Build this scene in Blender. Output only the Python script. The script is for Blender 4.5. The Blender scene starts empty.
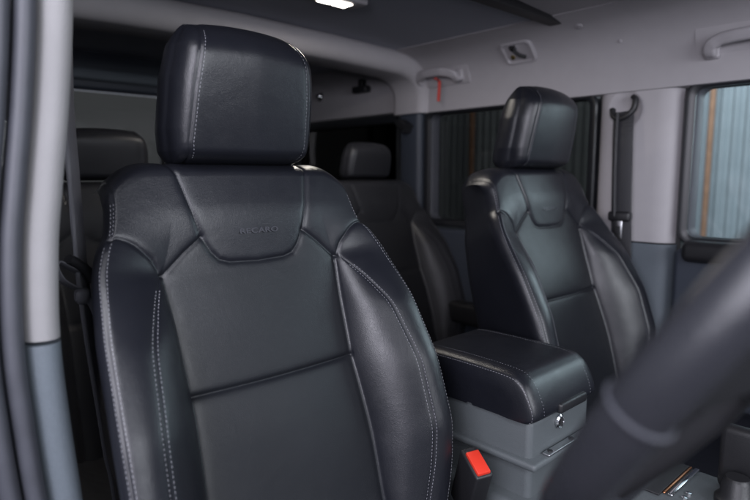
import bpy, bmesh, math, random
import numpy as np
from mathutils import Vector, Matrix

# ------------------------------------------------------------------ camera, world, lamps, exposure
S = bpy.context.scene
COL = S.collection
R = math.radians
random.seed(4); RNG = np.random.default_rng(4)

cam = bpy.data.cameras.new('camera')
camo = bpy.data.objects.new('camera', cam); COL.objects.link(camo); S.camera = camo
camo.location = (-.78, -.725, .95)
_a, _p = R(42.9), R(7.33)
_f = Vector((math.sin(_a)*math.cos(_p), math.cos(_a)*math.cos(_p), -math.sin(_p)))
camo.rotation_euler = _f.to_track_quat('-Z', 'Y').to_euler()
cam.lens = 27.98; cam.sensor_width = 36.0
cam.clip_start = .02; cam.clip_end = 100
cam.dof.use_dof = True; cam.dof.focus_distance = .84; cam.dof.aperture_fstop = 3.4

W = bpy.data.worlds.new('World'); S.world = W; W.use_nodes = True
W.node_tree.nodes['Background'].inputs[0].default_value = (.80, .85, 1.0, 1)
W.node_tree.nodes['Background'].inputs[1].default_value = .36

def area(name, loc, target, size, power, color, size_y=None, spread=180):
    l = bpy.data.lights.new(name, 'AREA'); l.energy = power; l.color = color
    l.shape = 'RECTANGLE'; l.size = size; l.size_y = size_y or size; l.spread = R(spread)
    o = bpy.data.objects.new(name, l); COL.objects.link(o); o.location = loc
    o.rotation_euler = (Vector(target) - Vector(loc)).to_track_quat('-Z', 'Y').to_euler()
    return o
area('door_softbox', (-1.80, -.72, 1.65), (-.30, -.05, .85), .9, 27, (.90, .89, 1.0), 1.5)
area('low_door_softbox', (-1.95, -1.45, 1.20), (-.2, -.15, .75), .8, 21, (.90, .88, 1.0), .8)
area('windscreen_softbox', (-.35, -2.25, 1.40), (.0, .1, .95), 1.6, 36, (.90, .93, 1.0), .8)
area('side_window_softbox', (1.55, -1.05, 1.30), (.0, -.1, .75), .9, 16, (.85, .96, 1.0), .7)
area('rim_highlight_light', (-1.45, -.85, 2.45), (-.45, -.5, .9), .9, 20, (.92, .93, 1.0), .6)  # unseen light added above the open door to highlight the wheel rim
area('wall_fill_light', (2.0, .0, 3.2), (2.9, .1, 1.0), 1.2, 165, (.92, .97, 1.0), 2.4)  # unseen light added outside to brighten the corrugated wall

S.view_settings.view_transform = 'Standard'; S.view_settings.look = 'None'
S.view_settings.exposure = 0.15; S.view_settings.gamma = 1
S.render.engine = 'CYCLES'

# ------------------------------------------------------------------ materials
def mat(name, color, rough=.5, metal=0, spec=.5, noise=0, nscale=60, bump=0, bscale=400, coat=0, kind='noise'):
    m = bpy.data.materials.new(name); m.use_nodes = True
    nt = m.node_tree; b = nt.nodes['Principled BSDF']
    b.inputs['Base Color'].default_value = (*color, 1)
    b.inputs['Roughness'].default_value = rough; b.inputs['Metallic'].default_value = metal
    b.inputs['Specular IOR Level'].default_value = spec
    b.inputs['Coat Weight'].default_value = coat
    tc = nt.nodes.new('ShaderNodeTexCoord')
    if noise:
        n = nt.nodes.new('ShaderNodeTexNoise'); n.inputs['Scale'].default_value = nscale
        n.inputs['Detail'].default_value = 5
        nt.links.new(tc.outputs['Object'], n.inputs['Vector'])
        mx = nt.nodes.new('ShaderNodeMix'); mx.data_type = 'RGBA'
        mx.inputs['A'].default_value = (*[c*(1-noise) for c in color], 1)
        mx.inputs['B'].default_value = (*[min(1, c*(1+noise)) for c in color], 1)
        nt.links.new(n.outputs['Fac'], mx.inputs['Factor']); nt.links.new(mx.outputs['Result'], b.inputs['Base Color'])
        mr = nt.nodes.new('ShaderNodeMapRange'); mr.inputs['To Min'].default_value = rough-.06; mr.inputs['To Max'].default_value = rough+.06
        nt.links.new(n.outputs['Fac'], mr.inputs['Value']); nt.links.new(mr.outputs['Result'], b.inputs['Roughness'])
    if bump:
        if kind == 'voronoi':
            t = nt.nodes.new('ShaderNodeTexVoronoi'); t.feature = 'DISTANCE_TO_EDGE'; out = t.outputs['Distance']
        elif kind == 'wave':
            t = nt.nodes.new('ShaderNodeTexWave'); out = t.outputs['Fac']
        else:
            t = nt.nodes.new('ShaderNodeTexNoise'); t.inputs['Detail'].default_value = 3; out = t.outputs['Fac']
        t.inputs['Scale'].default_value = bscale
        nt.links.new(tc.outputs['Object'], t.inputs['Vector'])
        bp = nt.nodes.new('ShaderNodeBump'); bp.inputs['Strength'].default_value = bump; bp.inputs['Distance'].default_value = .001
        nt.links.new(out, bp.inputs['Height']); nt.links.new(bp.outputs['Normal'], b.inputs['Normal'])
    return m

def leather(name, color, rough):
    m = bpy.data.materials.new(name); m.use_nodes = True
    nt = m.node_tree; b = nt.nodes['Principled BSDF']; L = nt.links.new
    tc = nt.nodes.new('ShaderNodeTexCoord')
    def noise(scale, detail=4):
        n = nt.nodes.new('ShaderNodeTexNoise'); n.inputs['Scale'].default_value = scale; n.inputs['Detail'].default_value = detail
        L(tc.outputs['Object'], n.inputs['Vector']); return n
    n1 = noise(14, 6)
    mx = nt.nodes.new('ShaderNodeMix'); mx.data_type = 'RGBA'
    mx.inputs['A'].default_value = (*[c*.82 for c in color], 1); mx.inputs['B'].default_value = (*[c*1.18 for c in color], 1)
    L(n1.outputs['Fac'], mx.inputs['Factor']); L(mx.outputs['Result'], b.inputs['Base Color'])
    mr = nt.nodes.new('ShaderNodeMapRange'); mr.inputs['To Min'].default_value = rough-.07; mr.inputs['To Max'].default_value = rough+.07
    L(noise(45, 5).outputs['Fac'], mr.inputs['Value']); L(mr.outputs['Result'], b.inputs['Roughness'])
    v = nt.nodes.new('ShaderNodeTexVoronoi'); v.inputs['Scale'].default_value = 620; v.feature = 'DISTANCE_TO_EDGE'
    L(tc.outputs['Object'], v.inputs['Vector'])
    b1 = nt.nodes.new('ShaderNodeBump'); b1.inputs['Strength'].default_value = .35; b1.inputs['Distance'].default_value = .0006
    L(v.outputs['Distance'], b1.inputs['Height'])
    n2 = noise(30, 3); n2.inputs['Distortion'].default_value = .6
    b2 = nt.nodes.new('ShaderNodeBump'); b2.inputs['Strength'].default_value = .11; b2.inputs['Distance'].default_value = .004
    L(n2.outputs['Fac'], b2.inputs['Height']); L(b1.outputs['Normal'], b2.inputs['Normal']); L(b2.outputs['Normal'], b.inputs['Normal'])
    b.inputs['Specular IOR Level'].default_value = .5
    return m

def glass(name, tint, gloss=.08):
    m = bpy.data.materials.new(name); m.use_nodes = True
    nt = m.node_tree; nt.nodes.clear(); L = nt.links.new
    o = nt.nodes.new('ShaderNodeOutputMaterial'); t = nt.nodes.new('ShaderNodeBsdfTransparent'); g = nt.nodes.new('ShaderNodeBsdfGlossy')
    t.inputs['Color'].default_value = (*tint, 1); g.inputs['Roughness'].default_value = .03
    f = nt.nodes.new('ShaderNodeFresnel'); f.inputs['IOR'].default_value = 1.45
    mx = nt.nodes.new('ShaderNodeMixShader')
    L(f.outputs[0], mx.inputs[0]); L(t.outputs[0], mx.inputs[1]); L(g.outputs[0], mx.inputs[2]); L(mx.outputs[0], o.inputs[0])
    return m

def emis(name, color, s):
    m = bpy.data.materials.new(name); m.use_nodes = True
    b = m.node_tree.nodes['Principled BSDF']
    b.inputs['Base Color'].default_value = (*color, 1)
    b.inputs['Emission Color'].default_value = (*color, 1); b.inputs['Emission Strength'].default_value = s
    return m

M = dict(
    leather=leather('black_leather', (.0080, .0087, .0125), .345),
    insert=leather('black_insert_leather', (.0070, .0080, .0110), .41),
    brightened_leather=leather('brightened_rear_leather', (.022, .0225, .027), .42),  # base colour raised in place of light missing at the rear seats
    wheel=leather('wheel_leather', (.020, .0205, .025), .27),
    thread=mat('grey_thread', (.24, .24, .265), .7),
    shell=mat('black_plastic', (.012, .012, .014), .45, bump=.2, bscale=500),
    matte_black=mat('matte_black', (.010, .010, .012), .6),
    rubber=mat('grey_rubber_seal', (.045, .047, .058), .55, noise=.25, nscale=40),
    frame=mat('black_window_frame', (.012, .013, .016), .38),
    trim=mat('light_grey_trim', (.36, .343, .358), .78, spec=.25, noise=.05, nscale=30, bump=.25, bscale=700),
    pillar=mat('pillar_cover_plastic', (.235, .23, .235), .75, spec=.3, noise=.06, nscale=40, bump=.35, bscale=800),
    handle=mat('grab_handle_plastic', (.34, .323, .34), .45, noise=.04, nscale=30),
    slate=mat('slate_plastic', (.10, .118, .138), .6, noise=.12, nscale=260, bump=.45, bscale=650),
    dark_slate=mat('dark_slate_plastic', (.035, .042, .058), .55, noise=.1, nscale=200, bump=.3, bscale=650),
    console=mat('console_plastic', (.080, .090, .096), .5, noise=.07, nscale=240, bump=.4, bscale=700),
    headliner=mat('headliner_cloth', (.34, .35, .40), .9, noise=.12, nscale=300, bump=.35, bscale=900),
    carpet=mat('black_carpet', (.012, .012, .013), .95, noise=.4, nscale=500, bump=.5, bscale=600),
    webbing=mat('lightened_webbing', (.085, .085, .098), .5, bump=.6, bscale=260, kind='wave'),  # driver belt's black lightened to make up for the pillar's shade
    dark_webbing=mat('jet_webbing', (.022, .022, .026), .55, bump=.6, bscale=260, kind='wave'),
    metal=mat('brushed_steel', (.55, .55, .57), .3, 1),
    chrome=mat('chrome', (.75, .75, .77), .12, 1),
    red=mat('red_button_plastic', (.62, .035, .018), .4),
    ribbon=mat('red_ribbon', (.42, .030, .018), .7, noise=.2, nscale=120),
    copper=mat('copper_strip', (.38, .17, .09), .35, 1),
    brass=mat('brass_screw', (.45, .34, .12), .4, 1),
    cloth_glass=glass('clear_window_glass', (.80, .85, .87)),
    tint_glass=glass('tinted_window_glass', (.24, .237, .23)),
    tail_glass=glass('green_tail_glass', (.34, .34, .32)),
    sheet=mat('painted_sheet_steel', (.27, .305, .322), .55, noise=.14, nscale=9, bump=.2, bscale=60),
    post=mat('rusty_orange_post', (.33, .18, .11), .6, noise=.35, nscale=18),
    lens=emis('lit_lamp_lens', (1.0, .93, .84), 6.0),
    ground=mat('dark_ground', (.05, .05, .055), .8, noise=.2, nscale=3),
)

# ------------------------------------------------------------------ helpers
def tag(o, label, cat, group=None):
    o['label'] = label; o['category'] = cat
    if group: o['group'] = group
    return o

def empty(name, loc, label, cat, group=None, rz=0):
    o = bpy.data.objects.new(name, None); COL.objects.link(o); o.location = loc; o.rotation_euler = (0, 0, rz)
    o.empty_display_size = .05
    return tag(o, label, cat, group)

def link(name, me, material, parent=None, smooth=True):
    if material is not None and not me.materials: me.materials.append(material)
    if smooth and len(me.polygons):
        me.polygons.foreach_set('use_smooth', [True]*len(me.polygons))
    o = bpy.data.objects.new(name, me); COL.objects.link(o)
    if parent is not None:
        o.parent = parent
    return o

def from_bm(name, bm, material, parent=None, smooth=True, origin=None):
    bmesh.ops.recalc_face_normals(bm, faces=bm.faces)
    me = bpy.data.meshes.new(name); bm.to_mesh(me); bm.free()
    if smooth: me.set_sharp_from_angle(angle=R(40)) if hasattr(me, 'set_sharp_from_angle') else None
    o = link(name, me, material, parent, smooth)
    return o

def structure(o):
    o['kind'] = 'structure'; return o

def bm_box(bm, lo, hi, bevel=0, seg=3, mtx=None):
    lo = Vector(lo); hi = Vector(hi)
    b2 = bmesh.new(); bmesh.ops.create_cube(b2, size=1)
    for v in b2.verts:
        v.co = Vector(((lo.x+hi.x)/2 + v.co.x*(hi.x-lo.x), (lo.y+hi.y)/2 + v.co.y*(hi.y-lo.y), (lo.z+hi.z)/2 + v.co.z*(hi.z-lo.z)))
    if bevel:
        bmesh.ops.bevel(b2, geom=list(b2.edges), offset=bevel, segments=seg, profile=.5, affect='EDGES')
    if mtx is not None: bmesh.ops.transform(b2, matrix=mtx, verts=b2.verts)
    me = bpy.data.meshes.new('tmp'); b2.to_mesh(me); b2.free(); bm.from_mesh(me); bpy.data.meshes.remove(me)

def box(name, lo, hi, material, parent=None, bevel=.003, seg=3, mtx=None):
    bm = bmesh.new(); bm_box(bm, lo, hi, bevel, seg, mtx); return from_bm(name, bm, material, parent)

def catmull(pts, n):
    P = [Vector(p) for p in pts]; P = [P[0]*2-P[1]] + P + [P[-1]*2-P[-2]]
    out = []
    for i in range(1, len(P)-2):
        for k in range(n):
            t = k/n; a, b, c, d = P[i-1], P[i], P[i+1], P[i+2]
            out.append(.5*((2*b) + (c-a)*t + (2*a-5*b+4*c-d)*t*t + (3*b-a-3*c+d)*t**3))
    out.append(P[-2].copy()); return out

def sweep(name, profile, path, side, material, parent=None, closed=False, scale=None, caps=True):
    """profile: list of (a, b): a along 'side', b along side x tangent."""
    bm = bmesh.new(); rings = []; n = len(path); path = [Vector(p) for p in path]
    for i, p in enumerate(path):
        if closed: t = path[(i+1) % n]-path[i-1]
        else: t = path[min(i+1, n-1)]-path[max(i-1, 0)]
        t.normalize()
        s = Vector(side(i) if callable(side) else side); s = (s - t*s.dot(t)).normalized(); b = s.cross(t)
        k = scale(i/(n-1)) if scale else 1
        rings.append([bm.verts.new(p + s*(a*k) + b*(c*k)) for a, c in profile])
    m = len(profile)
    for i in range(n if closed else n-1):
        r0, r1 = rings[i], rings[(i+1) % n]
        for j in range(m): bm.faces.new((r0[j], r0[(j+1) % m], r1[(j+1) % m], r1[j]))
    if not closed and caps:
        bm.faces.new(rings[0]); bm.faces.new(rings[-1])
    return from_bm(name, bm, material, parent)

def circ(r, n=16, ry=None):
    return [(r*math.cos(2*math.pi*i/n), (ry or r)*math.sin(2*math.pi*i/n)) for i in range(n)]

def rrect(w, h, r, n=4):
    out = []
    for cx, cy, a0 in ((w/2-r, h/2-r, 0), (-w/2+r, h/2-r, 90), (-w/2+r, -h/2+r, 180), (w/2-r, -h/2+r, 270)):
        for k in range(n+1):
            a = R(a0+90*k/n); out.append((cx+r*math.cos(a), cy+r*math.sin(a)))
    return out

def lathe(name, prof, loc, axis, material, parent=None, n=24):
    bm = bmesh.new(); q = Vector(axis).to_track_quat('Z', 'Y'); rings = []
    for r, h in prof:
        rings.append([bm.verts.new(Vector(loc) + q @ Vector((r*math.cos(2*math.pi*i/n), r*math.sin(2*math.pi*i/n), h))) for i in range(n)])
    for a, b in zip(rings, rings[1:]):
        for i in range(n): bm.faces.new((a[i], a[(i+1) % n], b[(i+1) % n], b[i]))
    bm.faces.new(rings[0]); bm.faces.new(rings[-1])
    return from_bm(name, bm, material, parent)

def grid_mesh(name, P, closed_cols=False, normals=None, mask=None):
    """P: rows x cols x 3 array."""
    r, c, _ = P.shape
    idx = np.arange(r*c).reshape(r, c)
    if closed_cols:
        nx = np.roll(idx, -1, axis=1); F = np.stack([idx[:-1], nx[:-1], nx[1:], idx[1:]], -1)
    else:
        F = np.stack([idx[:-1, :-1], idx[:-1, 1:], idx[1:, 1:], idx[1:, :-1]], -1)
    if mask is not None: F = F[mask]
    F = F.reshape(-1, 4)
    used = np.unique(F); rem = -np.ones(r*c, int); rem[used] = np.arange(len(used)); F = rem[F]
    V = P.reshape(-1, 3)[used]
    me = bpy.data.meshes.new(name)
    me.vertices.add(len(V)); me.vertices.foreach_set('co', V.astype(np.float32).ravel())
    me.loops.add(len(F)*4); me.loops.foreach_set('vertex_index', F.astype(np.int32).ravel())
    me.polygons.add(len(F)); me.polygons.foreach_set('loop_start', np.arange(0, len(F)*4, 4, dtype=np.int32))
    me.update(calc_edges=True)
    me.polygons.foreach_set('use_smooth', [True]*len(F))
    if normals is not None:
        me.normals_split_custom_set_from_vertices(normals.reshape(-1, 3)[used].tolist())
    return me

def stitches(name, lines, parent, length=.0040, gap=.0010, wid=.0003, lift=.00028, material=None):
    """lines: list of (points Nx3, normals Nx3). One mesh of little thread stitches."""
    V, F = [], []
    for P, N in lines:
        P = np.asarray(P, float); N = np.asarray(N, float)
        seg = np.linalg.norm(np.diff(P, axis=0), axis=1); s = np.concatenate([[0], np.cumsum(seg)])
        L = s[-1]; k = int(L/(length+gap))
        for i in range(k):
            a = i*(length+gap) + RNG.uniform(-.0003, .0003); b = a+length
            pa = np.array([np.interp(a, s, P[:, j]) for j in range(3)]); pb = np.array([np.interp(b, s, P[:, j]) for j in range(3)])
            n = np.array([np.interp((a+b)/2, s, N[:, j]) for j in range(3)]); n /= np.linalg.norm(n)+1e-9
            t = pb-pa; t /= np.linalg.norm(t)+1e-9; w = np.cross(n, t)*wid
            up = n*lift; dn = -n*lift*.8; o = len(V); mid = (pa+pb)/2
            V += [pa+w+dn, pa-w+dn, mid-w+up*.4, mid+w+up*.4, mid-w*.5+up*1.6, mid+w*.5+up*1.6, pb+w+dn, pb-w+dn]
            F += [(o, o+1, o+2, o+3), (o, o+3, o+5), (o+1, o+4, o+2), (o, o+5, o+4, o+1), (o+6, o+3, o+2, o+7), (o+6, o+5, o+3), (o+7, o+2, o+4), (o+6, o+7, o+4, o+5)]
    me = bpy.data.meshes.new(name); me.from_pydata([tuple(v) for v in V], [], F); me.update()
    o = link(name, me, material or M['thread'], parent, smooth=False); o['kind'] = 'stuff'
    return o

# ------------------------------------------------------------------ the cabin (setting)
XW = .68                       # inner face of the passenger side
ROOF = [(.656, 1.151), (.661, 1.185), (.661, 1.215), (.656, 1.245), (.641, 1.275), (.614, 1.300), (.575, 1.317), (.52, 1.327)]
def rail_x(z):
    zs = [p[1] for p in ROOF]; xs = [p[0] for p in ROOF]; return float(np.interp(z, zs, xs))

def strip(name, prof, y0, y1, material, parent=None, thick=.02, out=(0, 0)):
    """sheet with the given x,z profile run along y, given thickness away from the cabin."""
    bm = bmesh.new(); prof = [Vector((x, 0, z)) for x, z in prof]; n = len(prof); ny = 2
    nor = []
    for i in range(n):
        t = prof[min(i+1, n-1)]-prof[max(i-1, 0)]; t.normalize(); nor.append(Vector((t.z, 0, -t.x)))
    if nor[n//2].dot(prof[n//2]-Vector((0, 0, .9))) < 0: nor = [-v for v in nor]
    rows = []
    for y in (y0, y1):
        rows.append([bm.verts.new(p+Vector((0, y, 0))) for p in prof] + [bm.verts.new(prof[i]+nor[i]*thick+Vector((0, y, 0))) for i in reversed(range(n))])
    m = 2*n
    for j in range(m): bm.faces.new((rows[0][j], rows[0][(j+1) % m], rows[1][(j+1) % m], rows[1][j]))
    bm.faces.new(rows[0]); bm.faces.new(rows[1])
    return from_bm(name, bm, material, parent)

floor = structure(box('floor', (-.72, -1.0, .04), (.72, 1.45, .10), M['carpet'], None, .004))
ceil_prof = [(-.52, 1.329), (-.3, 1.340), (0, 1.345), (.3, 1.340), (.52, 1.329)]
structure(strip('headliner', ceil_prof, .085, .60, M['headliner'], thick=.03))
structure(strip('headliner', ceil_prof, -.95, .055, M['trim'], thick=.03))
structure(strip('roof_rail_trim', ROOF, -.95, .615, M['trim'], thick=.02))
structure(strip('roof_rail_trim', [(-x, z) for x, z in ROOF], -.05, .615, M['trim'], thick=.02))
structure(box('roof_skin', (-.69, -.95, 1.385), (.75, 1.5, 1.40), M['matte_black'], None, .002))
structure(strip('cargo_headliner', [(-.69, 1.345), (0, 1.36), (.69, 1.345)], .69, 1.45, M['headliner'], thick=.02))
# dark joint across the roof lining
box('roof_joint_strip', (-.6, .052, 1.318), (.585, .088, 1.338), M['matte_black'], None, .003)
tag(bpy.data.objects['roof_joint_strip'], 'black joint strip running across the roof lining', 'trim strip')

# hoop over the back of the cabin
arch = []
for x, z in [(.668, 1.15), (.668, 1.20)]: arch.append((x, .645, z))
for k in range(1, 9):
    a = R(90*k/9); arch.append((.57+.098*math.cos(a), .645, 1.20+.092*math.sin(a)))
arch += [(.55, .645, 1.298), (.3, .645, 1.306), (0, .645, 1.310), (-.3, .645, 1.306), (-.55, .645, 1.298)]
arch += [(-.57-.098*math.sin(R(90*k/9)), .645, 1.20+.092*math.cos(R(90*k/9))) for k in range(1, 9)] + [(-.668, .645, 1.2), (-.668, .645, 1.15)]
hoop = sweep('roof_hoop', rrect(.15, .072, .032, 6), arch, (0, 1, 0), M['trim'])
tag(hoop, 'light grey trimmed roof hoop arching over the rear seats', 'roof trim')

# ------------------------------------------------------------------ passenger side: doors, pillars, cargo wall
def frame_ring(name, y0, y1, z0, z1, r, w, x0, x1, material, parent, lean=0):
    bm = bmesh.new()
    cy, cz = (y0+y1)/2, (z0+z1)/2
    def ring(x, g):
        return [bm.verts.new((x, cy+a, cz+b)) for a, b in rrect(y1-y0-2*g, z1-z0-2*g, max(r-g, .008), 6)]
    rs = [ring(x1, 0), ring(x0+.004, 0), ring(x0, .004), ring(x0, w*.55), ring(x0+.006, w), ring(x1, w)]
    m = len(rs[0])
    for a, b in zip(rs, rs[1:]+rs[:1]):
        for j in range(m): bm.faces.new((a[j], a[(j+1) % m], b[(j+1) % m], b[j]))
    return from_bm(name, bm, material, parent)

def door(loc_y, y0, y1, label, pane_mat, fz0=.785):
    d = empty('passenger_door', (XW, loc_y, .1), label, 'car door')
    inv = Matrix.Translation((-XW, -loc_y, -.1))
    parts = []
    parts.append(frame_ring('window_frame', y0, y1, fz0, 1.166, .042, .022, .662, .70, M['frame'], d))
    parts.append(frame_ring('inner_seal', y0+.018, y1-.018, fz0+.014, 1.152, .03, .008, .674, .71, M['rubber'], d))
    parts.append(box('pane', (.7115, y0+.004, fz0+.004), (.7155, y1-.004, 1.162), pane_mat, d, 0))
    parts.append(box('door_panel', (.640, y0+.005, .16), (.72, y1-.005, fz0-.004), M['dark_slate'], d, .014))
    parts.append(box('armrest', (.585, y0+.06, .50), (.6395, y1-.08, .565), M['shell'], d, .014))
    for o in parts: o.data.transform(inv)
    return d
rear_door = door(.29, .000, .592, 'closed rear passenger door with dark tinted window', M['tint_glass'])
front_door = door(-.5, -.98, -.208, 'closed front passenger door with bright clear window', M['cloth_glass'])
led = box('window_ledge', (.615, -.96, .755), (.661, -.235, .803), M['shell'], front_door, .016, 4); led.data.transform(Matrix.Translation((-XW, .5, -.1)))

# pillar trim between the passenger doors, with a dished belt anchor
pil = empty('door_pillar_trim', (XW, -.1, .1), 'light grey pillar trim between passenger doors, behind the hanging seat belt', 'pillar trim')
ny, nz = 60, 120
yy = np.linspace(-.206, -.002, ny); zz = np.linspace(.789, 1.1495, nz)
Yg, Zg = np.meshgrid(yy, zz)
edge = np.minimum(Yg+.206, -.002-Yg)
Xg = .655 + .03*np.exp(-(edge/.012)) + .010*np.clip((Yg+.15)/-.056, 0, 1)**2
dd = np.sqrt(((Yg+.076)/.036)**2+((Zg-1.108)/.040)**2)
Xg = Xg + .016*np.clip(1.15-dd, 0, 1)**.8
pm = grid_mesh('upper_cover', np.stack([Xg-XW, Yg+.1, Zg-.1], -1))
link('upper_cover', pm, M['trim'], pil)
bk_ = box('pillar_backing', (.684, -.212, .12), (.7115, .004, 1.16), M['matte_black'], pil, .002); bk_.data.transform(Matrix.Translation((-XW, .1, -.1)))  # backing added behind the covers to stop light leaking through their gap
Zl = np.linspace(.12, .786, 40); Yg2, Zg2 = np.meshgrid(yy, Zl); e2 = np.minimum(Yg2+.206, -.002-Yg2)
link('lower_cover', grid_mesh('lower_cover', np.stack([.650+.03*np.exp(-(e2/.012))-XW, Yg2+.1, Zg2-.1], -1)), M['slate'], pil)

# cargo side wall behind the rear door (upper trim, window, lower trim)
car = empty('cargo_side_trim', (XW, 1.0, .1), 'grey upper trim panel of the cargo wall with knob and black hook', 'trim panel')
def local(o, p): o.data.transform(Matrix.Translation((-p.location.x, -p.location.y, -p.location.z))); return o
local(strip('upper_panel', [(.676, 1.165), (.676, 1.21), (.668, 1.27), (.655, 1.352)], .70, 1.40, M['trim'], car, .015), car)
local(frame_ring('window_frame', .70, 1.36, .74, 1.160, .05, .03, .668, .70, M['frame'], car), car)
local(box('pane', (.7015, .70, .74), (.7055, 1.36, 1.172), M['tint_glass'], car, 0), car)
local(box('lower_panel', (.66, .70, .12), (.70, 1.40, .736), M['dark_slate'], car, .008), car)
local(lathe('knob', [(.0, 0), (.017, .0), (.018, .006), (.012, .010), (.008, .018), (.0, .019)], (.672, 1.149, 1.256), (-1, 0, .1), M['chrome'], car), car)
k = local(box('hook_bracket', (.640, .855, 1.245), (.672, .93, 1.268), M['matte_black'], car, .006), car)
local(box('hook_tongue', (.640, .875, 1.262), (.668, .895, 1.292), M['matte_black'], car, .005), car)
local(box('hook_plate', (.664, .85, 1.262), (.674, .935, 1.305), M['handle'], car, .004), car)

cp = empty('cargo_pillar', (XW, .645, .1), 'dark slate pillar below the roof hoop beside the rear door', 'pillar trim')
local(sweep('pillar_cover', rrect(.095, .05, .018), [(.672, .645, .12), (.672, .645, .8), (.670, .645, 1.152)], (0, 1, 0), M['dark_slate'], cp), cp)
local(sweep('belt_guide', rrect(.03, .05, .01), [(.632, .63, 1.10), (.636, .665, 1.12)], (0, 0, 1), M['shell'], cp), cp)

# driver side of the cabin behind the pillar
ds = empty('driver_side_wall', (-XW, .7, .1), 'dark trimmed rear body side behind the driver seat', 'side panel')
local(frame_ring('window_frame', .02, .592, .785, 1.166, .05, .034, -.662, -.70, M['frame'], ds), ds)
local(box('pane', (-.708, .05, .815), (-.704, .56, 1.136), M['tint_glass'], ds, 0), ds)
local(box('door_panel', (-.72, .02, .12), (-.645, 1.40, .781), M['dark_slate'], ds, .012), ds)
local(box('cargo_panel', (-.72, .70, .785), (-.66, 1.40, 1.34), M['dark_slate'], ds, .008), ds)
local(sweep('pillar_cover', rrect(.095, .05, .018), [(-.672, .645, .79), (-.670, .645, 1.152)], (0, 1, 0), M['dark_slate'], ds), ds)

# tail doors
td = empty('tail_door', (0, 1.42, .1), 'dark split tail door with dim greenish window', 'car door')
local(box('lower_panel', (-.70, 1.40, .12), (.70, 1.46, .80), M['shell'], td, .012), td)
local(box('header_panel', (-.70, 1.385, 1.235), (.70, 1.45, 1.375), M['dark_slate'], td, .012), td)
local(box('header_trim', (-.70, 1.355, 1.262), (.70, 1.384, 1.300), M['slate'], td, .010), td)
for n_, a, b in (('stile', -.70, -.60), ('stile', .13, .22), ('stile', .60, .70)):
    local(box(n_, (a, 1.40, .804), (b, 1.45, 1.231), M['shell'], td, .010), td)
local(box('pane', (-.597, 1.425, .803), (.127, 1.430, 1.232), M['tail_glass'], td, 0), td)
local(box('pane', (.223, 1.425, .803), (.597, 1.430, 1.232), M['tail_glass'], td, 0), td)

# ------------------------------------------------------------------ driver side pillar and door seals (foreground)
PATH = [(-.601, -.06, 1.33), (-.607, -.085, 1.20), (-.613, -.10, 1.111), (-.622, -.10, 1.02), (-.632, -.10, .945), (-.640, -.10, .88), (-.644, -.10, .79), (-.640, -.10, .70), (-.634, -.10, .617), (-.626, -.10, .5), (-.62, -.10, .2)]
def pil_path(dx, dy, z0, z1, n=40):
    P = [p for p in catmull(PATH, n) if z0 <= p.z <= z1]; return [p+Vector((dx, dy, 0)) for p in P]
bp = empty('driver_pillar_trim', (-.62, -.1, .2), 'pale grey door pillar with slate blue lower cover beside the driver seat', 'pillar trim')
prof = [(-.014, .0), (-.012, .006), (-.006, .0115), (.003, .0145), (.011, .0125), (.0165, .007), (.0185, .0), (.0185, -.03), (.010, -.075), (-.014, -.075)]
prof = [(a, -b) for a, b in prof]
local(sweep('upper_cover', prof, pil_path(0, 0, .792, 1.33), (1, 0, 0), M['pillar'], bp), bp)
local(sweep('lower_cover', prof, pil_path(0, 0, .2, .790), (1, 0, 0), M['slate'], bp), bp)
local(sweep('door_seal', circ(.010, 14, .014), pil_path(-.024, -.006, .2, 1.33), (1, 0, 0), M['rubber'], bp), bp)
local(sweep('outer_seal', circ(.009, 14, .012), pil_path(-.044, -.008, .2, 1.33), (1, 0, 0), M['rubber'], bp), bp)
local(sweep('body_flange', rrect(.05, .07, .01), pil_path(-.080, .03, .2, 1.33), (1, 0, 0), M['frame'], bp), bp)

# ------------------------------------------------------------------ seats
def smooth01(x): x = np.clip(x, 0, 1); return x*x*(3-2*x)
REC = R(18); UPV = np.array([0, math.sin(REC), math.cos(REC)]); NV = np.array([0, -math.cos(REC), math.sin(REC)])
VT = -.058
def I(v, tab):
    a = sorted(tab); g = np.linspace(-.74, .08, 821); f = np.interp(g, [p[0] for p in a], [p[1] for p in a])
    k = np.exp(-(np.arange(-40, 41)*.001/.014)**2); f = np.convolve(np.pad(f, 40, mode='edge'), k/k.sum(), 'valid')
    return np.interp(v, g, f)
TC = [(-.64, .135), (-.53, .127), (-.44, .127), (-.33, .122), (-.23, .126), (-.178, .131), (-.14, .118), (-.06, .10), (0, .10)]
TA = [(-.64, .165), (-.56, .172), (-.50, .184), (-.45, .190), (-.35, .187), (-.26, .174), (-.21, .152), (-.178, .1325), (-.14, .135), (-.06, .13), (0, .13)]
TB = [(-.64, .20), (-.58, .210), (-.52, .220), (-.45, .226), (-.35, .226), (-.25, .220), (-.17, .206), (-.12, .186), (-.06, .176), (0, .168)]
TH = [(-.64, .02), (-.56, .036), (-.50, .057), (-.45, .071), (-.35, .073), (-.26, .053), (-.21, .026), (-.178, .004), (-.12, -.002), (0, -.004)]
THB = [(-.64, .02), (-.56, .042), (-.50, .062), (-.45, .074), (-.35, .072), (-.26, .055), (-.20, .034), (-.15, .020), (-.12, .012), (0, .004)]

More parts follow.
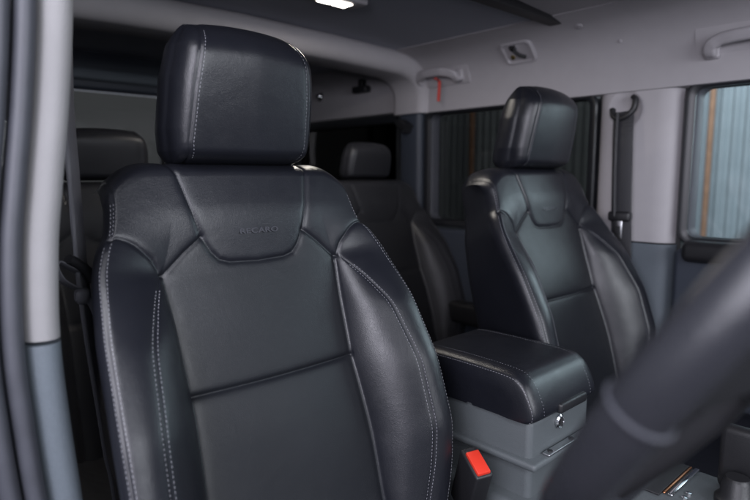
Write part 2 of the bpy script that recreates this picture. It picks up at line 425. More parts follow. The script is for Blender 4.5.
TRAP = [(.104, -.02), (.100, -.045), (.088, -.095), (.077, -.136), (.066, -.155), (.056, -.1655), (.042, -.170), (0, -.172)]
SEAM_N = [(.077, -.136), (.100, -.152), (.131, -.178)]
SEAM_C = [(.131, -.178), (.142, -.158), (.160, -.140), (.182, -.1225), (.205, -.112)]
def seglist(pts): return list(zip(pts[:-1], pts[1:]))
def dist_poly(U, V, pts):
    d = np.full(U.shape, 9.0)
    for (ax, ay), (bx, by) in seglist(pts):
        L2 = (bx-ax)**2+(by-ay)**2+1e-12; t = np.clip(((U-ax)*(bx-ax)+(V-ay)*(by-ay))/L2, 0, 1)
        d = np.minimum(d, np.hypot(U-ax-t*(bx-ax), V-ay-t*(by-ay)))
    return d

def backrest_grid(rows, div, wscale=1.0):
    """returns P (rows x cols x 3) in seat axes as x, y, z, plus nominal U and V grids and knot columns."""
    vf = np.linspace(-.64, VT, rows); th = np.linspace(0, 90, 15)[1:]
    v_all = np.concatenate([vf, np.full(len(th), VT)]); thr = np.concatenate([np.zeros(rows), np.radians(th)])
    n = len(v_all)
    c, A, B, h, hb = (I(v_all, t) for t in (TC, TA, TB, TH, THB))
    z = np.zeros(n); wc = .006*np.exp(-((v_all+.42)/.10)**2)+.014*smooth01((v_all+.185)/.09); h = h+.012*smooth01((v_all+.185)/.09)
    up_ = smooth01((v_all+.19)/.03); h = h*(1-up_)+up_*(wc+(hb-wc)*(A-c)/(B-c))
    K = [(z, wc), (c, wc), (A, wc*0+h), (B, hb), (B+.003, hb-.030), (B-.042, z-.10), (B-.070, z-.130), (z, z-.140)]
    bulge = [.003, .009, .004, .004, 0, .004, 0]
    bz = [np.ones(n), smooth01((-.178-v_all)/.08), smooth01((-.15-v_all)/.08), np.ones(n), np.ones(n), np.ones(n), np.ones(n)]
    hu, hw = [], []; kcol = [0]
    for s, ((u0, w0), (u1, w1)) in enumerate(zip(K[:-1], K[1:])):
        t = np.arange(div[s])/div[s]; u = u0[:, None]+(u1-u0)[:, None]*t; w = w0[:, None]+(w1-w0)[:, None]*t
        L = np.hypot(u1-u0, w1-w0)+1e-9; nu = -(w1-w0)/L; nw = (u1-u0)/L
        bl = (bulge[s]*bz[s])[:, None]*(np.sin(np.pi*t) if s else np.cos(np.pi*t/2))[None]
        hu.append(u+nu[:, None]*bl); hw.append(w+nw[:, None]*bl); kcol.append(kcol[-1]+div[s])
    hu.append(K[-1][0][:, None]); hw.append(K[-1][1][:, None])
    hu = np.concatenate(hu, 1); hw = np.concatenate(hw, 1)
    U = np.concatenate([hu, -hu[:, -2:0:-1]], 1)*wscale; Wd = np.concatenate([hw, hw[:, -2:0:-1]], 1)
    for _ in range(5):
        for X in (U, Wd):
            X[:] = .5*X+.25*(np.roll(X, 1, 1)+np.roll(X, -1, 1))
    Vn = np.repeat(v_all[:, None], U.shape[1], 1)
    # top cap
    wm = -.065; co = np.cos(thr)[:, None]; si = np.sin(thr)[:, None]
    Un = U.copy()
    Wd = wm+(Wd-wm)*co; U2 = U*(1-.05*(1-co)); V2 = Vn+.034*si
    Vnom = Vn+.034*si
    drop = .026*np.clip((np.abs(Un)/wscale-.125)/.05, 0, 1.3)**2*smooth01((V2+.15)/.09)
    V2 = V2-drop
    P = np.stack([U2, UPV[1]*V2+NV[1]*Wd, UPV[2]*V2+NV[2]*Wd], -1)
    return P, Un/wscale, Vnom, kcol

def grid_normals(P):
    du = np.roll(P, -1, 1)-np.roll(P, 1, 1); dv = np.gradient(P, axis=0)
    N = np.cross(du, dv); N /= np.linalg.norm(N, axis=-1, keepdims=True)+1e-12
    return N

def make_backrest(parent, rows, div, detail=True, wscale=1.0, m_main=None, m_ins=None):
    m_main = m_main or M['leather']; m_ins = m_ins or M['insert']
    P, U, V, kc = backrest_grid(rows, div, wscale)
    N = grid_normals(P); ncol = P.shape[1]; hc = ncol//2
    col = np.arange(ncol); half = np.where(col <= hc, col, ncol-col)          # half column index
    front = half[None, :] <= kc[4]
    aU = np.abs(U); Hc = np.repeat(half[None, :], P.shape[0], 0)
    # column-space coordinates are used for the long seams, so they sit exactly on grid columns
    def coldist(k):
        spac = np.linalg.norm(np.diff(P, axis=1, append=P[:, :1]), axis=-1)
        s = np.cumsum(spac[:, :hc+1], 1); s = np.concatenate([np.zeros((len(P), 1)), s], 1)
        a = s[:, half]; return np.abs(a-s[:, k][:, None])
    below = smooth01((-.176-V)/.012)
    g = np.zeros(U.shape)
    def groove(d, depth, sig, m=1.0): return depth*np.exp(-np.sqrt(d*d+.0007**2)/(sig*.8))*m
    g += groove(coldist(kc[1]), .0028, .0032, below) + groove(coldist(kc[1]), .0014, .012, below)
    g += groove(coldist(kc[2]), .0022, .0026, below)
    g += groove(coldist(kc[3]), .0020, .0026)
    fr = (Hc <= kc[3]+2)*1.0
    dt, dn, dc = dist_poly(aU, V, TRAP), dist_poly(aU, V, SEAM_N), dist_poly(aU, V, SEAM_C)
    g += (groove(dt, .0034, .0028)+groove(dt, .0013, .010))*fr
    g += (groove(dn, .0034, .0028)+groove(dn, .0013, .010))*fr
    g += (groove(dc, .0036, .0030)+groove(dc, .0013, .010))*fr
    dcr = np.abs(V+.322+.004*np.cos(aU*9))
    ins = (Hc <= kc[1])*1.0
    g += (groove(dcr, .0040, .0030)+groove(dcr, .0022, .014))*ins
    # a few soft wrinkles
    rip = .0004*np.sin(U*31+V*17+1.3)*np.sin(V*23-U*12)
    P2 = P - N*(g - rip*fr)[..., None]
    N2 = grid_normals(P2)
    # regions per face
    fu = aU[:-1]; fv = V[:-1]; fh = np.minimum(Hc[:-1], np.roll(Hc, -1, 1)[:-1])
    trap_u = np.interp(-fv, [-p[1] for p in TRAP], [p[0] for p in TRAP], right=-1)
    sc_v = np.interp(fu, [p[0] for p in SEAM_C], [p[1] for p in SEAM_C])
    sn_v = np.interp(fu, [p[0] for p in SEAM_N], [p[1] for p in SEAM_N])
    ff = fh < kc[4]
    emblem = ff & (fu <= trap_u) & (fv > -.172)
    ins_r = ff & ~emblem & (((fh < kc[1]) & (fv <= -.176)) | ((fv > -.178) & (fu < .131) & (fv < np.where(fu < .077, -.13, sn_v))))
    rest = ff & ~emblem & ~ins_r
    upper = np.where(fu < .131, fv > -.178, fv > sc_v)
    shoulder = rest & upper; bolster = rest & ~upper
    left = (col[None, :] >= hc)[:, :] & np.ones_like(ff)
    shell = ~ff
    def part(nm, mask, mt, par): return link(nm, grid_mesh(nm, P2, True, N2, mask), mt, par)
    back = part('backrest', shell, m_main, parent)
    part('insert_panel', ins_r & (fv > -.322), m_ins, back)
    part('insert_panel', ins_r & (fv <= -.322), m_ins, back)
    part('emblem_panel', emblem, m_main, back)
    part('shoulder_panel', shoulder & left, m_main, back); part('shoulder_panel', shoulder & ~left, m_main, back)
    part('bolster', bolster & left, m_main, back); part('bolster', bolster & ~left, m_main, back)
    if detail:
        lines = []
        spac = .0017
        def seam_cols(k, offs, vmin, vmax):
            for side in (0, 1):
                c0 = k if side == 0 else (ncol-k)
                for o_ in offs:
                    cc = (c0+o_) % ncol
                    sel = (V[:, cc] > vmin) & (V[:, cc] < vmax)
                    lines.append((P2[sel, cc], N2[sel, cc]))
        seam_cols(kc[2], (-2, 2), -.62, -.19)
        seam_cols(kc[3], (-2, 2), -.62, -.13)
        seam_cols(kc[3], (-2, 0), -.112, -.055)
        stitches('stitching', lines, back, wid=.0003)
    return back, P2, N2, U, V

def loop_headrest(parent, cx, hz, scale=1.0, fine=True, m=None, wide=1.0):
    """headrest: closed cross-sections stacked upwards, in the parent's axes."""
    m = m or M['leather']
    rows = 90 if fine else 30
    nf, nb, ns, nk = (40, 26, 16, 24) if fine else (14, 10, 6, 10)
    s = np.linspace(0, 1, rows)
    H = .178
    a_ = np.linspace(0, 1, rows); rr = (a_-.14*np.sin(2*np.pi*a_)/(2*np.pi)*2.4)
    fw = np.interp(rr, [0, .15, .5, .8, 1], [.083, .087, .083, .076, .067])       # half width of the front panel
    sw = np.interp(rr, [0, .1, .25, .6, .85, 1], [.095, .102, .106, .104, .096, .082])  # half width of the sides
    P = []
    for i, t in enumerate(rr):
        zc = t*H
        # rounding at top and bottom
        rt = .048; rb = .022
        kt = max(0, (zc-(H-rt))/rt); kb = max(0, (rb-zc)/rb)
        ct = max(0, 1-kt**2.3)**.5; cb = max(0, 1-kb**2.3)**.5
        sh = .0+1.0*ct*cb
        yf = -.048-.034*t+.004*((t-.45)/.55)**2+.016*max(0, (t-.6)/.4)**2.5 ; yb = .050-.036*t
        ym = (.4*yf+.6*yb)
        f, sd = fw[i], sw[i]
        pts = []
        K = [(0, yf), (f, yf+.002), (sd-.003, yf+.034), (sd, yf+.060), (sd-.016, yb-.006), (0, yb+.002)]
        dv = [nf, ns+8, 8, ns, nb]; bl = [.003, .0045, .002, .003, .002]
        for j, ((u0, w0), (u1, w1)) in enumerate(zip(K[:-1], K[1:])):
            L = math.hypot(u1-u0, w1-w0); nu, nw = (w1-w0)/L, -(u1-u0)/L
            for k_ in range(dv[j]):
                q = k_/dv[j]; b_ = bl[j]*(math.cos(q*math.pi/2) if j == 0 else math.sin(q*math.pi))
                pts.append((u0+(u1-u0)*q+nu*b_, w0+(w1-w0)*q+nw*b_))
        pts.append(K[-1])
        full = pts+[(-u, w) for u, w in pts[-2:0:-1]]
        ku = .90+.10*sh
        P.append([(u*ku, ym+(w-ym)*sh, zc) for u, w in full])
    P = np.array(P)
    kc1 = nf; ncol = P.shape[1]
    for _ in range(3 if fine else 1):
        P[:, :, :2] = .5*P[:, :, :2]+.25*(np.roll(P, 1, 1)+np.roll(P, -1, 1))[:, :, :2]
    # slight crown on the top edge
    P[:, :, 2] -= (.010*(np.abs(P[:, :, 0])/.10)**2)*smooth01((P[:, :, 2]-.1)/.08)
    N = grid_normals(P)
    spac = np.linalg.norm(np.diff(P, axis=1, append=P[:, :1]), axis=-1); sc = np.cumsum(spac, 1)
    g = np.zeros(P.shape[:2])
    for k_ in (kc1, ncol-kc1):
        d = np.abs(sc-sc[:, [k_-1]]); g += .0024*np.exp(-d/.0030)
    for k_ in (kc1+ns+8, ncol-kc1-ns-8):
        d = np.abs(sc-sc[:, [k_-1]]); g += .0010*np.exp(-d/.0030)
    P -= N*g[..., None]
    P[:, :, 0] *= wide; P *= scale; P[:, :, 0] += cx[0]; P[:, :, 1] += cx[1]; P[:, :, 2] += hz
    N = grid_normals(P)
    col = np.arange(ncol); hc = ncol//2; half = np.where(col <= hc, col, ncol-col); fh = np.minimum(half, np.roll(half, -1))
    front = np.repeat((fh < kc1)[None], rows-1, 0)
    side = np.repeat(((fh >= kc1) & (fh < kc1+ns+8))[None], rows-1, 0)
    # caps
    me = grid_mesh('headrest', P, True, None, ~front & ~side)
    bm = bmesh.new(); bm.from_mesh(me)
    o = link('headrest', me, m, parent); bm.free()
    link('front_panel', grid_mesh('front_panel', P, True, N, front), m, o)
    lf = np.repeat((col >= hc)[None], rows-1, 0)
    for msk in (side & lf, side & ~lf): link('side_panel', grid_mesh('side_panel', P, True, N, msk), m, o)
    n = ncol
    for nm, rg in (('underside', list(range(n))), ('top_cap', list(range(n-1, -1, -1)))):
        capm = bpy.data.meshes.new(nm)
        capm.from_pydata([tuple(p) for p in (P[0] if nm == 'underside' else P[-1])], [], [rg]); capm.update()
        link(nm, capm, m, o, smooth=False)
    if fine:
        lines = []
        for k_ in (kc1-2, ncol-kc1+2):
            lines.append((P[6:-8, k_], N[6:-8, k_]))
        stitches('stitching', lines, o, wid=.0003)
        for s_ in (-1, 1):
            po = lathe('post', [(.006, 0), (.006, .10)], (cx[0]+s_*.055, cx[1]+.01, hz-.085), (0, .1, 1), M['shell'], o, 14)
    return o

def make_cushion(parent, m, fine=True):
    """seat base: pad with raised side bolsters and its plinth."""
    nx, nyy = (60, 60) if fine else (24, 24)
    u = np.linspace(-1, 1, nx); t = np.linspace(0, 1, nyy)
    Ug, Tg = np.meshgrid(u, t)
    x = Ug*.24; y = .02-.52*Tg
    rim = np.clip((np.abs(Ug)-.5)/.32, 0, 1); z = .305+.045*smooth01(rim)*(1-.5*Tg)+.03*Tg
    ed = np.minimum(1-np.abs(Ug), np.minimum(Tg, 1-Tg)*2); z = z-.06*np.clip(1-ed/.12, 0, 1)**2
    z -= .004*np.exp(-((np.abs(Ug)-.5)/.03)**2)
    P = np.stack([x, y, z], -1)
    cu = link('cushion', grid_mesh('cushion', P), m, parent)
    b = box('cushion_base', (-.237, -.49, .12), (.237, .05, .30), m, parent, .03, 4)
    box('seat_plinth', (-.20, -.42, .0), (.20, .05, .12), M['shell'], parent, .01)
    return cu

def text_mesh(s, size):
    cu = bpy.data.curves.new('txt', 'FONT'); cu.body = s; cu.size = size; cu.extrude = .0005; cu.bevel_depth = .00012; cu.align_x = 'CENTER'; cu.align_y = 'CENTER'; cu.space_character = 1.10; cu.shear = .06; cu.offset = .00022; cu.resolution_u = 4
    o = bpy.data.objects.new('txt', cu); COL.objects.link(o)
    dg = bpy.context.evaluated_depsgraph_get(); me = bpy.data.meshes.new_from_object(o.evaluated_get(dg))
    bpy.data.objects.remove(o); bpy.data.curves.remove(cu); return me

def front_seat(loc, label):
    """origin on the floor below the backrest top; seat axes are the car's."""
    s = empty('bucket_seat', loc, label, 'car seat', 'front seats')
    piv = bpy.data.objects.new('x', None)
    back, P2, N2, U, V = make_backrest(s, 372, (64, 42, 28, 16, 12, 8, 14))
    for o in [back]+list(back.children): o.data.transform(Matrix.Translation((0, 0, .90)))
    hr = loop_headrest(s, (0, 0), .862)
    make_cushion(s, M['leather'])
    me = text_mesh('RECARO', .0100)
    X = Vector((1, 0, 0)); Yv = Vector(UPV); Zv = Vector(NV)
    rot = Matrix((X, Yv, Zv)).transposed().to_4x4()
    # find surface height at the lettering
    k = np.argmin((U-.004)**2+(V+.133)**2+10*(N2[..., 1] > 0)); p = P2.reshape(-1, 3)[k]
    me.transform(Matrix.Translation(Vector((.004, p[1], p[2]+.90))+Zv*.0007) @ rot @ Matrix.Diagonal((1.42, 1, 1, 1)))
    t = link('embossed_lettering', me, M['lettering'], back, smooth=False)
    return s

M['lettering'] = mat('embossed_lettering', (.036, .037, .044), .32)
seat1 = front_seat((-.37, 0, .10), 'black leather driver seat behind the steering wheel, beside the pale door pillar')

def copy_tree(o, parent=None):
    c = o.copy(); COL.objects.link(c); c.parent = parent
    for ch in list(o.children): copy_tree(ch, c)
    return c
seat2 = copy_tree(seat1); seat2.location = (.372, .005, .10)
seat2['label'] = 'black leather front passenger seat across the console from the steering wheel'

def rear_seat(loc, label, wide):
    s = empty('bench_seat', loc, label, 'car seat', 'rear seats')
    back, *_ = make_backrest(s, 90, (22, 14, 10, 6, 4, 3, 5), detail=True, wscale=wide, m_main=M['brightened_leather'], m_ins=M['brightened_leather'])
    for o in [back]+list(back.children): o.data.transform(Matrix.Translation((0, 0, .87)))
    loop_headrest(s, (0, .02), .838, .62, False, M['brightened_leather'], wide=1.4)
    make_cushion(s, M['brightened_leather'], False)
    return s
rear_seat((-.345, .58, .10), 'dark leather rear seat behind the driver seat', 1.0)
rear_seat((.425, .60, .10), 'dark leather rear seat behind the front passenger seat, by the tinted door', 1.0)

# ------------------------------------------------------------------ centre console
con = empty('centre_console', (.03, -.2, .10), 'slate grey centre console with padded black armrest between the front seats', 'console')
def L(o): return local(o, con)
L(box('lower_body', (-.085, -.62, .11), (.140, .06, .470), M['console'], con, .012, 4))
L(box('upper_body', (-.058, -.284, .46), (.118, .02, .590), M['console'], con, .010, 4))
L(box('side_ledge', (-.070, -.300, .520), (.128, .03, .532), M['console'], con, .005, 3))
# padded lid: side outline in y, z carried across x with soft shoulders
def lid_mesh():
    side = [(-.286, .588), (-.294, .596), (-.292, .612), (-.280, .638), (-.268, .651), (-.250, .658), (-.20, .6605), (-.13, .661), (-.072, .659), (-.058, .651), (-.055, .62), (-.055, .588)]
    side = [tuple(p)[:2] for p in catmull([(a, b, 0) for a, b in side], 9)]
    x0, x1 = -.064, .124; cyy, czz = -.175, .615
    sec = [(0, .04), (-.0005, .4), (-.0028, .58), (-.0022, .76), (0, .86)] + [(.024*(1-math.cos(R(a))), .86+.14*math.sin(R(a))) for a in (15, 30, 45, 60, 75, 90)]
    xs = [(x0+d, k) for d, k in sec]+[(x0+(x1-x0)*t, 1+.004*math.sin(math.pi*t)) for t in (.12, .2, .35, .5, .65, .8, .88)]+[(x1-d, k) for d, k in reversed(sec)]
    rows = []
    for x, k in xs:
        ky = 1-(1-k)*.40 if k > .8 else k*.93/.8
        rows.append([(x, cyy+(y-cyy)*ky, .588+(z-.588)*k) for y, z in side])
    return np.array(rows), len(sec)
PL, nsec = lid_mesh()
def open_normals(P):
    du = np.gradient(P, axis=0); dv = np.gradient(P, axis=1); N = np.cross(dv, du); N /= np.linalg.norm(N, axis=-1, keepdims=True)+1e-12
    c = P.mean((0, 1)); return np.where(((P-c)*N).sum(-1, keepdims=True) < 0, -N, N)
NL = open_normals(PL)
lid = link('armrest_lid', grid_mesh('armrest_lid', PL), M['leather'], con)
bm = bmesh.new(); bm.from_mesh(lid.data); bmesh.ops.holes_fill(bm, edges=[e for e in bm.edges if e.is_boundary]); bmesh.ops.recalc_face_normals(bm, faces=bm.faces); bm.to_mesh(lid.data); bm.free()
lid.data.set_sharp_from_angle(angle=R(50)); L(lid)
def lid_line(d, i0=2): return (PL[d][i0:-4], NL[d][i0:-4])
nr = len(PL)
stl = stitches('stitching', [lid_line(5), lid_line(nsec-1), lid_line(nr-6), lid_line(nr-nsec)], lid, wid=.0003); L(stl)
L(box('lid_latch', (.000, -.300, .590), (.080, -.284, .606), M['shell'], lid, .004))
lk = L(lathe('lock', [(.0, 0), (.011, 0), (.0115, .003), (.009, .005), (.008, .0035), (.0, .0035)], (.020, -.2845, .570), (0, -1, 0), M['chrome'], con))
L(box('key_slot', (.0187, -.2915, .564), (.0213, -.2885, .576), M['matte_black'], lk, 0))
L(box('metal_strip', (-.03, -.300, .5325), (.11, -.287, .536), M['metal'], con, .0015))
for x in (-.018, .045, .095): L(lathe('screw', [(0, 0), (.004, 0), (.004, .0015), (.0, .002)], (x, -.2935, .5362), (0, 0, 1), M['matte_black'], con, 12))
L(box('front_panel', (-.02, -.60, .468), (.150, -.35, .505), M['console'], con, .006))
L(box('copper_strip', (.040, -.440, .5055), (.146, -.436, .509), M['copper'], con, .002))
L(box('chrome_strip', (.040, -.450, .5055), (.146, -.443, .509), M['chrome'], con, .0015))
L(box('black_inlay', (.03, -.4355, .5055), (.146, -.400, .5085), M['matte_black'], con, .001))
for x in (.050, .066): L(lathe('screw', [(0, 0), (.004, 0), (.004, .002), (.0, .0025)], (x, -.462, .5052), (0, 0, 1), M['chrome'], con, 12))
kn = L(lathe('selector_knob', [(0, 0), (.026, 0), (.026, .010), (.020, .016), (.018, .035), (.014, .04), (0, .04)], (.085, -.515, .5045), (0, 0, 1), M['shell'], con, 28))
L(box('parking_lever', (.115, -.56, .505), (.138, -.48, .60), M['shell'], con, .010))

# belt buckle beside the console
bk = empty('belt_buckle', (-.105, -.205, .45), 'black seat belt buckle with bright red release button beside the console', 'belt buckle')
mt = Matrix.Translation((-.105, -.205, .45)) @ Matrix.Rotation(R(22), 4, 'X') @ Matrix.Rotation(R(-14), 4, 'Y') @ Matrix.Rotation(R(-20), 4, 'Z')
im = Matrix.Translation((.105, .205, -.45))
b_ = box('housing', (-.014, -.027, -.01), (.014, .027, .098), M['shell'], bk, .004, 3, im @ mt)
box('release_button', (-.0105, -.023, .094), (.0105, .0165, .1025), M['red'], bk, .002, 2, im @ mt)
box('slot', (-.007, .0175, .0955), (.007, .024, .0985), M['matte_black'], bk, .0005, 1, im @ mt)
box('stalk', (-.006, -.02, -.20), (.006, .02, -.006), M['matte_black'], bk, .003, 2, im @ mt)

# ------------------------------------------------------------------ steering wheel
WC = Vector((-.34, -.64, .87)); TAU = R(32)
EX = Vector((1, 0, 0)); EU = Vector((0, -math.sin(TAU), math.cos(TAU))); EN = EX.cross(EU)   # EN points forwards/down
sw = empty('steering_wheel', WC, 'black leather steering wheel in front of the driver seat', 'steering wheel')
def wp(a, r, h=0): return (EX*math.cos(a)+EU*math.sin(a))*r + EN*h
RW = .20
n = 160
rimbm = bmesh.new(); rings = []
for i in range(n):
    a = 2*math.pi*i/n; c = wp(a, RW); ro = (EX*math.cos(a)+EU*math.sin(a))
    fat = 1+.04*math.exp(-((abs(((math.degrees(a)-186+180) % 360)-180))/18)**2)
    deg = (math.degrees(a)+360) % 360
    gr = 1.0
    for sd in (186, 354, 236, 304):
        d = abs(((deg-sd+180) % 360)-180)*math.pi/180*RW; gr -= .05*math.exp(-(d/.004)**2)
    rings.append([rimbm.verts.new(c+ro*(.0128*fat*gr*math.cos(b))+EN*(.0142*fat*gr*math.sin(b))) for b in [2*math.pi*k/28 for k in range(28)]])
for i in range(n):
    A_, B_ = rings[i], rings[(i+1) % n]
    for j in range(28): rimbm.faces.new((A_[j], A_[(j+1) % 28], B_[(j+1) % 28], B_[j]))
rim = from_bm('rim', rimbm, M['wheel'], sw)
for sd in (186, 354):
    a = R(sd); ro = EX*math.cos(a)+EU*math.sin(a); tn = ro.cross(EN)
    bm = bmesh.new(); rr_ = []
    pts = [(wp(a, RW)+ro*(.0137*math.cos(b))+EN*(.0151*math.sin(b))) for b in [2*math.pi*k/40 for k in range(40)]]
    sweep('rim_seam', circ(.0010, 8), pts, tuple(tn), M['rubber'], rim, closed=True)
hub = lathe('hub', [(0, -.022), (.052, -.022), (.066, -.014), (.070, .004), (.066, .03), (.05, .05), (0, .05)], (0, 0, 0), tuple(EN), M['shell'], sw, 40)
for sd, wdt in ((180, .05), (0, .05), (270, .045)):
    a = R(sd); ro = EX*math.cos(a)+EU*math.sin(a); tn = EN.cross(ro)
    path = [ro*r_ + EN*h_ for r_, h_ in ((.045, .012), (.09, .014), (.13, .010), (.178, .002), (.188, 0))]
    sweep('spoke', rrect(wdt, .020, .008), path, tuple(tn), M['shell'], sw)
col_ = sweep('column_shroud', circ(.05, 24, .042), [EN*.05, EN*.12, EN*.30], (1, 0, 0), M['shell'], sw)
for s_ in (-1, 1):
    sweep('column_stalk', circ(.008, 12), [EN*.075+EX*s_*.03, EN*.072+EX*s_*.10, EN*.066+EX*s_*.155+EU*.02], (0, 0, 1), M['shell'], sw)

# ------------------------------------------------------------------ seat belts
def ribbon(name, path, side, w, material, parent, t=.0016): return sweep(name, rrect(w, t, t*.45, 2), path, side, material, parent)
sb = empty('seat_belt', (-.56, .05, .2), 'black driver seat belt hanging behind the pale pillar, tied with a knotted loop', 'seat belt')
def LB(o): return local(o, sb)
main = catmull([(-.562, .03, 1.20), (-.568, .03, 1.04), (-.567, .03, .944), (-.565, .03, .845), (-.562, .03, .785), (-.558, .03, .733), (-.552, .03, .667), (-.546, .03, .598), (-.538, .03, .526), (-.52, .02, .2)], 8)
LB(ribbon('webbing', main, (.60, .80, 0), .034, M['webbing'], sb, .0022))
edge1 = [p+Vector((-.0085, -.0125, 0)) for p in main]
LB(sweep('edge_roll', circ(.0028, 8), edge1, (1, 0, 0), M['webbing'], sb))
loop = catmull([(-0.567, 0.024, 0.833), (-0.574, 0.016, 0.836), (-0.586, 0.010, 0.844), (-0.597, 0.006, 0.851), (-0.600, 0.004, 0.844), (-0.594, 0.006, 0.830), (-0.582, 0.014, 0.820), (-0.572, 0.018, 0.815)], 6)
LB(ribbon('tie_loop', loop, (.5, -.8, .2), .011, M['webbing'], sb, .0022))
bar = catmull([(-0.586, 0.004, 0.854), (-0.574, 0.008, 0.846), (-0.564, 0.012, 0.836), (-0.558, 0.016, 0.824)], 6)
LB(sweep('toggle', circ(.0075, 12, .006), bar, (0, 1, 0), M['shell'], sb))
LB(box('knot', (-0.578, 0.008, 0.796), (-0.561, 0.028, 0.816), M['webbing'], sb, .007, 3))
for e in ((-0.557, 0.008, 0.780), (-0.549, 0.010, 0.774)):
    LB(ribbon('tie_end', catmull([(-0.568, 0.016, 0.806), (-0.562, 0.010, 0.796), e], 5), (.7, -.6, 0), .009, M['webbing'], sb, .0022))

pb = empty('seat_belt', (.63, -.1, .3), 'black front passenger seat belt hanging against the grey pillar trim', 'seat belt')
def LP(o): return local(o, pb)
LP(ribbon('webbing', catmull([(.640, -.080, 1.102), (.632, -.084, 1.05), (.630, -.088, .95), (.630, -.092, .84), (.632, -.098, .72), (.636, -.104, .60), (.636, -.108, .30)], 6), (0, 1, 0), .050, M['dark_webbing'], pb, .003))
LP(sweep('belt_fold', circ(.004, 8), catmull([(.628, -.070, 1.10), (.622, -.073, 1.0), (.621, -.079, .85)], 8), (1, 0, 0), M['dark_webbing'], pb))
ring = catmull([(.644, -.050, 1.110), (.638, -.056, 1.093), (.636, -.072, 1.085), (.636, -.092, 1.092), (.640, -.104, 1.108), (.644, -.105, 1.128), (.650, -.098, 1.136)], 6)
LP(sweep('anchor_ring', rrect(.016, .012, .005), ring, (1, 0, 0), M['shell'], pb))
LP(box('clip', (.618, -.116, .838), (.640, -.062, .862), M['shell'], pb, .006))
LP(box('tongue', (.622, -.098, .795), (.626, -.078, .840), M['metal'], pb, .0018))
LP(box('tongue_slot', (.6205, -.094, .805), (.6222, -.082, .826), M['matte_black'], pb, .0006))

# ------------------------------------------------------------------ fittings on the roof rail
def rail_pt(y, z, off=0):
    x = rail_x(z); dz = .004; t = Vector((rail_x(z+dz)-rail_x(z-dz), 0, 2*dz)).normalized(); n = Vector((-t.z, 0, t.x)); n = n if n.x < 0 else -n
    return Vector((x, y, z))+n*off
def grab(y0, y1, zc, label):
    g_ = empty('grab_handle', rail_pt((y0+y1)/2, zc), label, 'grab handle', 'grab handles on the roof rail')
    w_ = y1-y0
    pts = [rail_pt(y0, zc-.012, .0), rail_pt(y0, zc-.010, .020), rail_pt(y0+.004, zc+.006, .028), rail_pt(y0+w_*.14, zc+.022, .030), rail_pt(y0+w_*.3, zc+.027, .031), rail_pt(y0+w_*.5, zc+.028, .031), rail_pt(y0+w_*.7, zc+.027, .031), rail_pt(y0+w_*.86, zc+.022, .030), rail_pt(y1-.004, zc+.006, .028), rail_pt(y1, zc-.010, .020), rail_pt(y1, zc-.012, .0)]
    local(sweep('grip', rrect(.019, .026, .007), catmull(pts, 6), (-1, 0, -.3), M['handle'], g_), g_)
    base = [rail_pt(y, zc+.008, -.003) for y in np.linspace(y0-.035, y1+.035, 12)]
    local(sweep('base_plate', rrect(.012, .085, .005), base, (-1, 0, -.3), M['trim'], g_), g_)
    for y in (y0, y1):
        p = rail_pt(y, zc-.004, .001)
        local(box('end_cap', p-Vector((.012, .016, .020)), p+Vector((.008, .016, .018)), M['handle'], g_, .007), g_)
    return g_
grab(.435, .585, 1.258, 'light grey grab handle with a red ribbon hanging from it')
grab(-.42, -.262, 1.225, 'light grey grab handle above the bright front passenger window')
rb = catmull([rail_pt(.487, 1.282, .052), rail_pt(.487, 1.262, .05)+Vector((-.004, 0, 0)), (.617, .489, 1.235), (.620, .492, 1.205), (.620, .494, 1.176)], 6)
tag(ribbon('red_ribbon', rb, (.5, -.8, 0), .009, M['ribbon'], None, .002), 'short red ribbon hanging from the grey grab handle', 'ribbon')

hk = empty('coat_hook', rail_pt(.215, 1.285), 'square coat hook plate with black hook on the roof rail', 'coat hook')
fw_ = Vector((0, 1, 0)); t_ = (rail_pt(.215, 1.30)-rail_pt(.215, 1.27)).normalized(); n_ = (rail_pt(.215, 1.285, .01)-rail_pt(.215, 1.285)).normalized()
mh = Matrix((fw_, t_, n_)).transposed().to_4x4()
bm = bmesh.new()
for g0, g1, h0, h1 in ((0, .004, 0, .008), ):
    pass
rings = []
for g_, h_ in ((0, -.003), (0, .006), (.003, .009), (.008, .009), (.011, .004)):
    rings.append([bm.verts.new((a, b, h_)) for a, b in rrect(.098-2*g_, .072-2*g_, .014-g_*.5, 5)])
for a_, b_ in zip(rings, rings[1:]):
    for j in range(len(a_)): bm.faces.new((a_[j], a_[(j+1) % len(a_)], b_[(j+1) % len(a_)], b_[j]))
bm.faces.new(rings[-1])
bmesh.ops.transform(bm, matrix=mh, verts=bm.verts); from_bm('plate', bm, M['handle'], hk)
sweep('hook', circ(.005, 10), [mh @ Vector(p) for p in ((.006, .018, .004), (.002, .014, .016), (-.010, .002, .019), (-.022, -.012, .012))], (0, 0, 1), M['matte_black'], hk)
lathe('hook_base', [(0, 0), (.012, 0), (.011, .006), (0, .007)], mh @ Vector((.008, .018, .004)), tuple(n_), M['chrome'], hk, 16)
lathe('screw', [(0, 0), (.007, 0), (.006, .003), (0, .003)], mh @ Vector((.022, -.012, .0045)), tuple(n_), M['brass'], hk, 14)

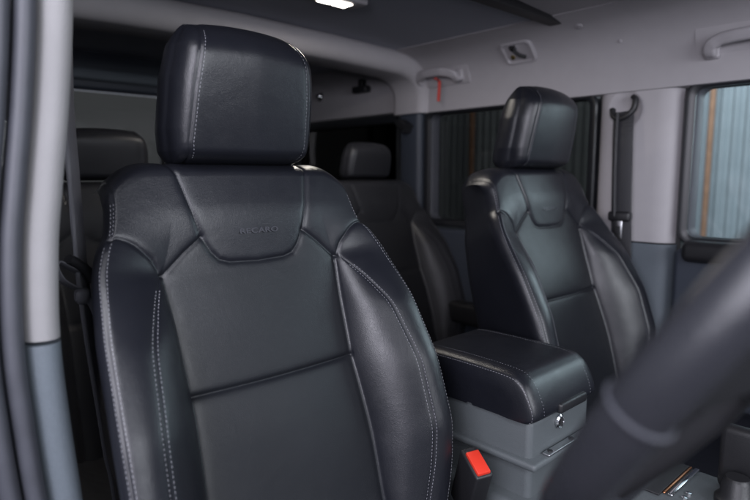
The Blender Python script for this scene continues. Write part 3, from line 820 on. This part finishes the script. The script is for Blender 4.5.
# screw caps in the front lining
for i, (x, y) in enumerate(((.60, .02), (.655, -.06))):
    z = 1.31 if i == 0 else 1.27
    p = rail_pt(y, z)
    c_ = lathe('screw_cap', [(0, -.002), (.010 if i == 0 else .005, -.002), (.009 if i == 0 else .004, .002), (0, .003)], (0, 0, 0), tuple(rail_pt(y, z, .01)-p), M['handle'], None, 18)
    c_.location = p
    tag(c_, ('round pale screw cap beside the black roof joint strip', 'tiny screw cap on the roof rail above the passenger belt')[i], 'screw cap')

# dome lamp
dl = empty('dome_lamp', (.068, .318, 1.342), 'lit dome lamp with two glowing lenses in the roof lining', 'lamp')
box('housing', (-.075, -.030, -.014), (.075, .030, .002), M['handle'], dl, .006)
for s_ in (-1, 1): box('lens', (-.018+s_*.021, -.016, -.0175), (.018+s_*.021, .016, -.0145), M['lens'], dl, .001)
pt = bpy.data.lights.new('dome_glow', 'AREA'); pt.energy = 1.3; pt.size = .08; pt.color = (1, .93, .84)
po = bpy.data.objects.new('dome_glow', pt); COL.objects.link(po); po.location = (.068, .318, 1.318)

# overhead console at the front of the roof
oc = box('overhead_console', (-.2, -.9, 1.305), (.42, -.17, 1.338), M['headliner'], None, .015)
tag(oc, 'dark overhead console at the front of the roof lining', 'overhead console')

# ------------------------------------------------------------------ outside: corrugated sheet wall, post, ground
prof_y = np.arange(-2.2, 5.2, .00625)
ph = (prof_y/.0625) % 1
xo = np.where(ph < .3, 0, np.where(ph < .5, (ph-.3)/.2, np.where(ph < .8, 1, (1-ph)/.2)))*.018
V_, F_ = [], []
for y, x in zip(prof_y, xo): V_ += [(2.9+x, y, 0), (2.9+x, y, 2.8)]
F_ = [(2*i, 2*i+1, 2*i+3, 2*i+2) for i in range(len(prof_y)-1)]
me = bpy.data.meshes.new('corrugated_wall'); me.from_pydata(V_, [], F_); me.update()
cw = link('corrugated_wall', me, M['sheet'], None, False)
sol = cw.modifiers.new('thickness', 'SOLIDIFY'); sol.thickness = .004
tag(cw, 'pale blue corrugated steel wall seen through the side windows', 'wall')
tag(box('steel_post', (2.80, 2.05, 0), (2.83, 2.08, 2.8), M['post'], None, .006), 'thin rusty post seen dimly through the tinted rear passenger window', 'post', 'posts outside the car')
tag(box('steel_post', (2.80, .402, 0), (2.83, .428, 2.8), M['post'], None, .006), 'rusty orange steel post seen through the clear front passenger window', 'post', 'posts outside the car')
structure(box('ground', (-4, -4, -.42), (6, 7, -.40), M['ground'], None, 0))
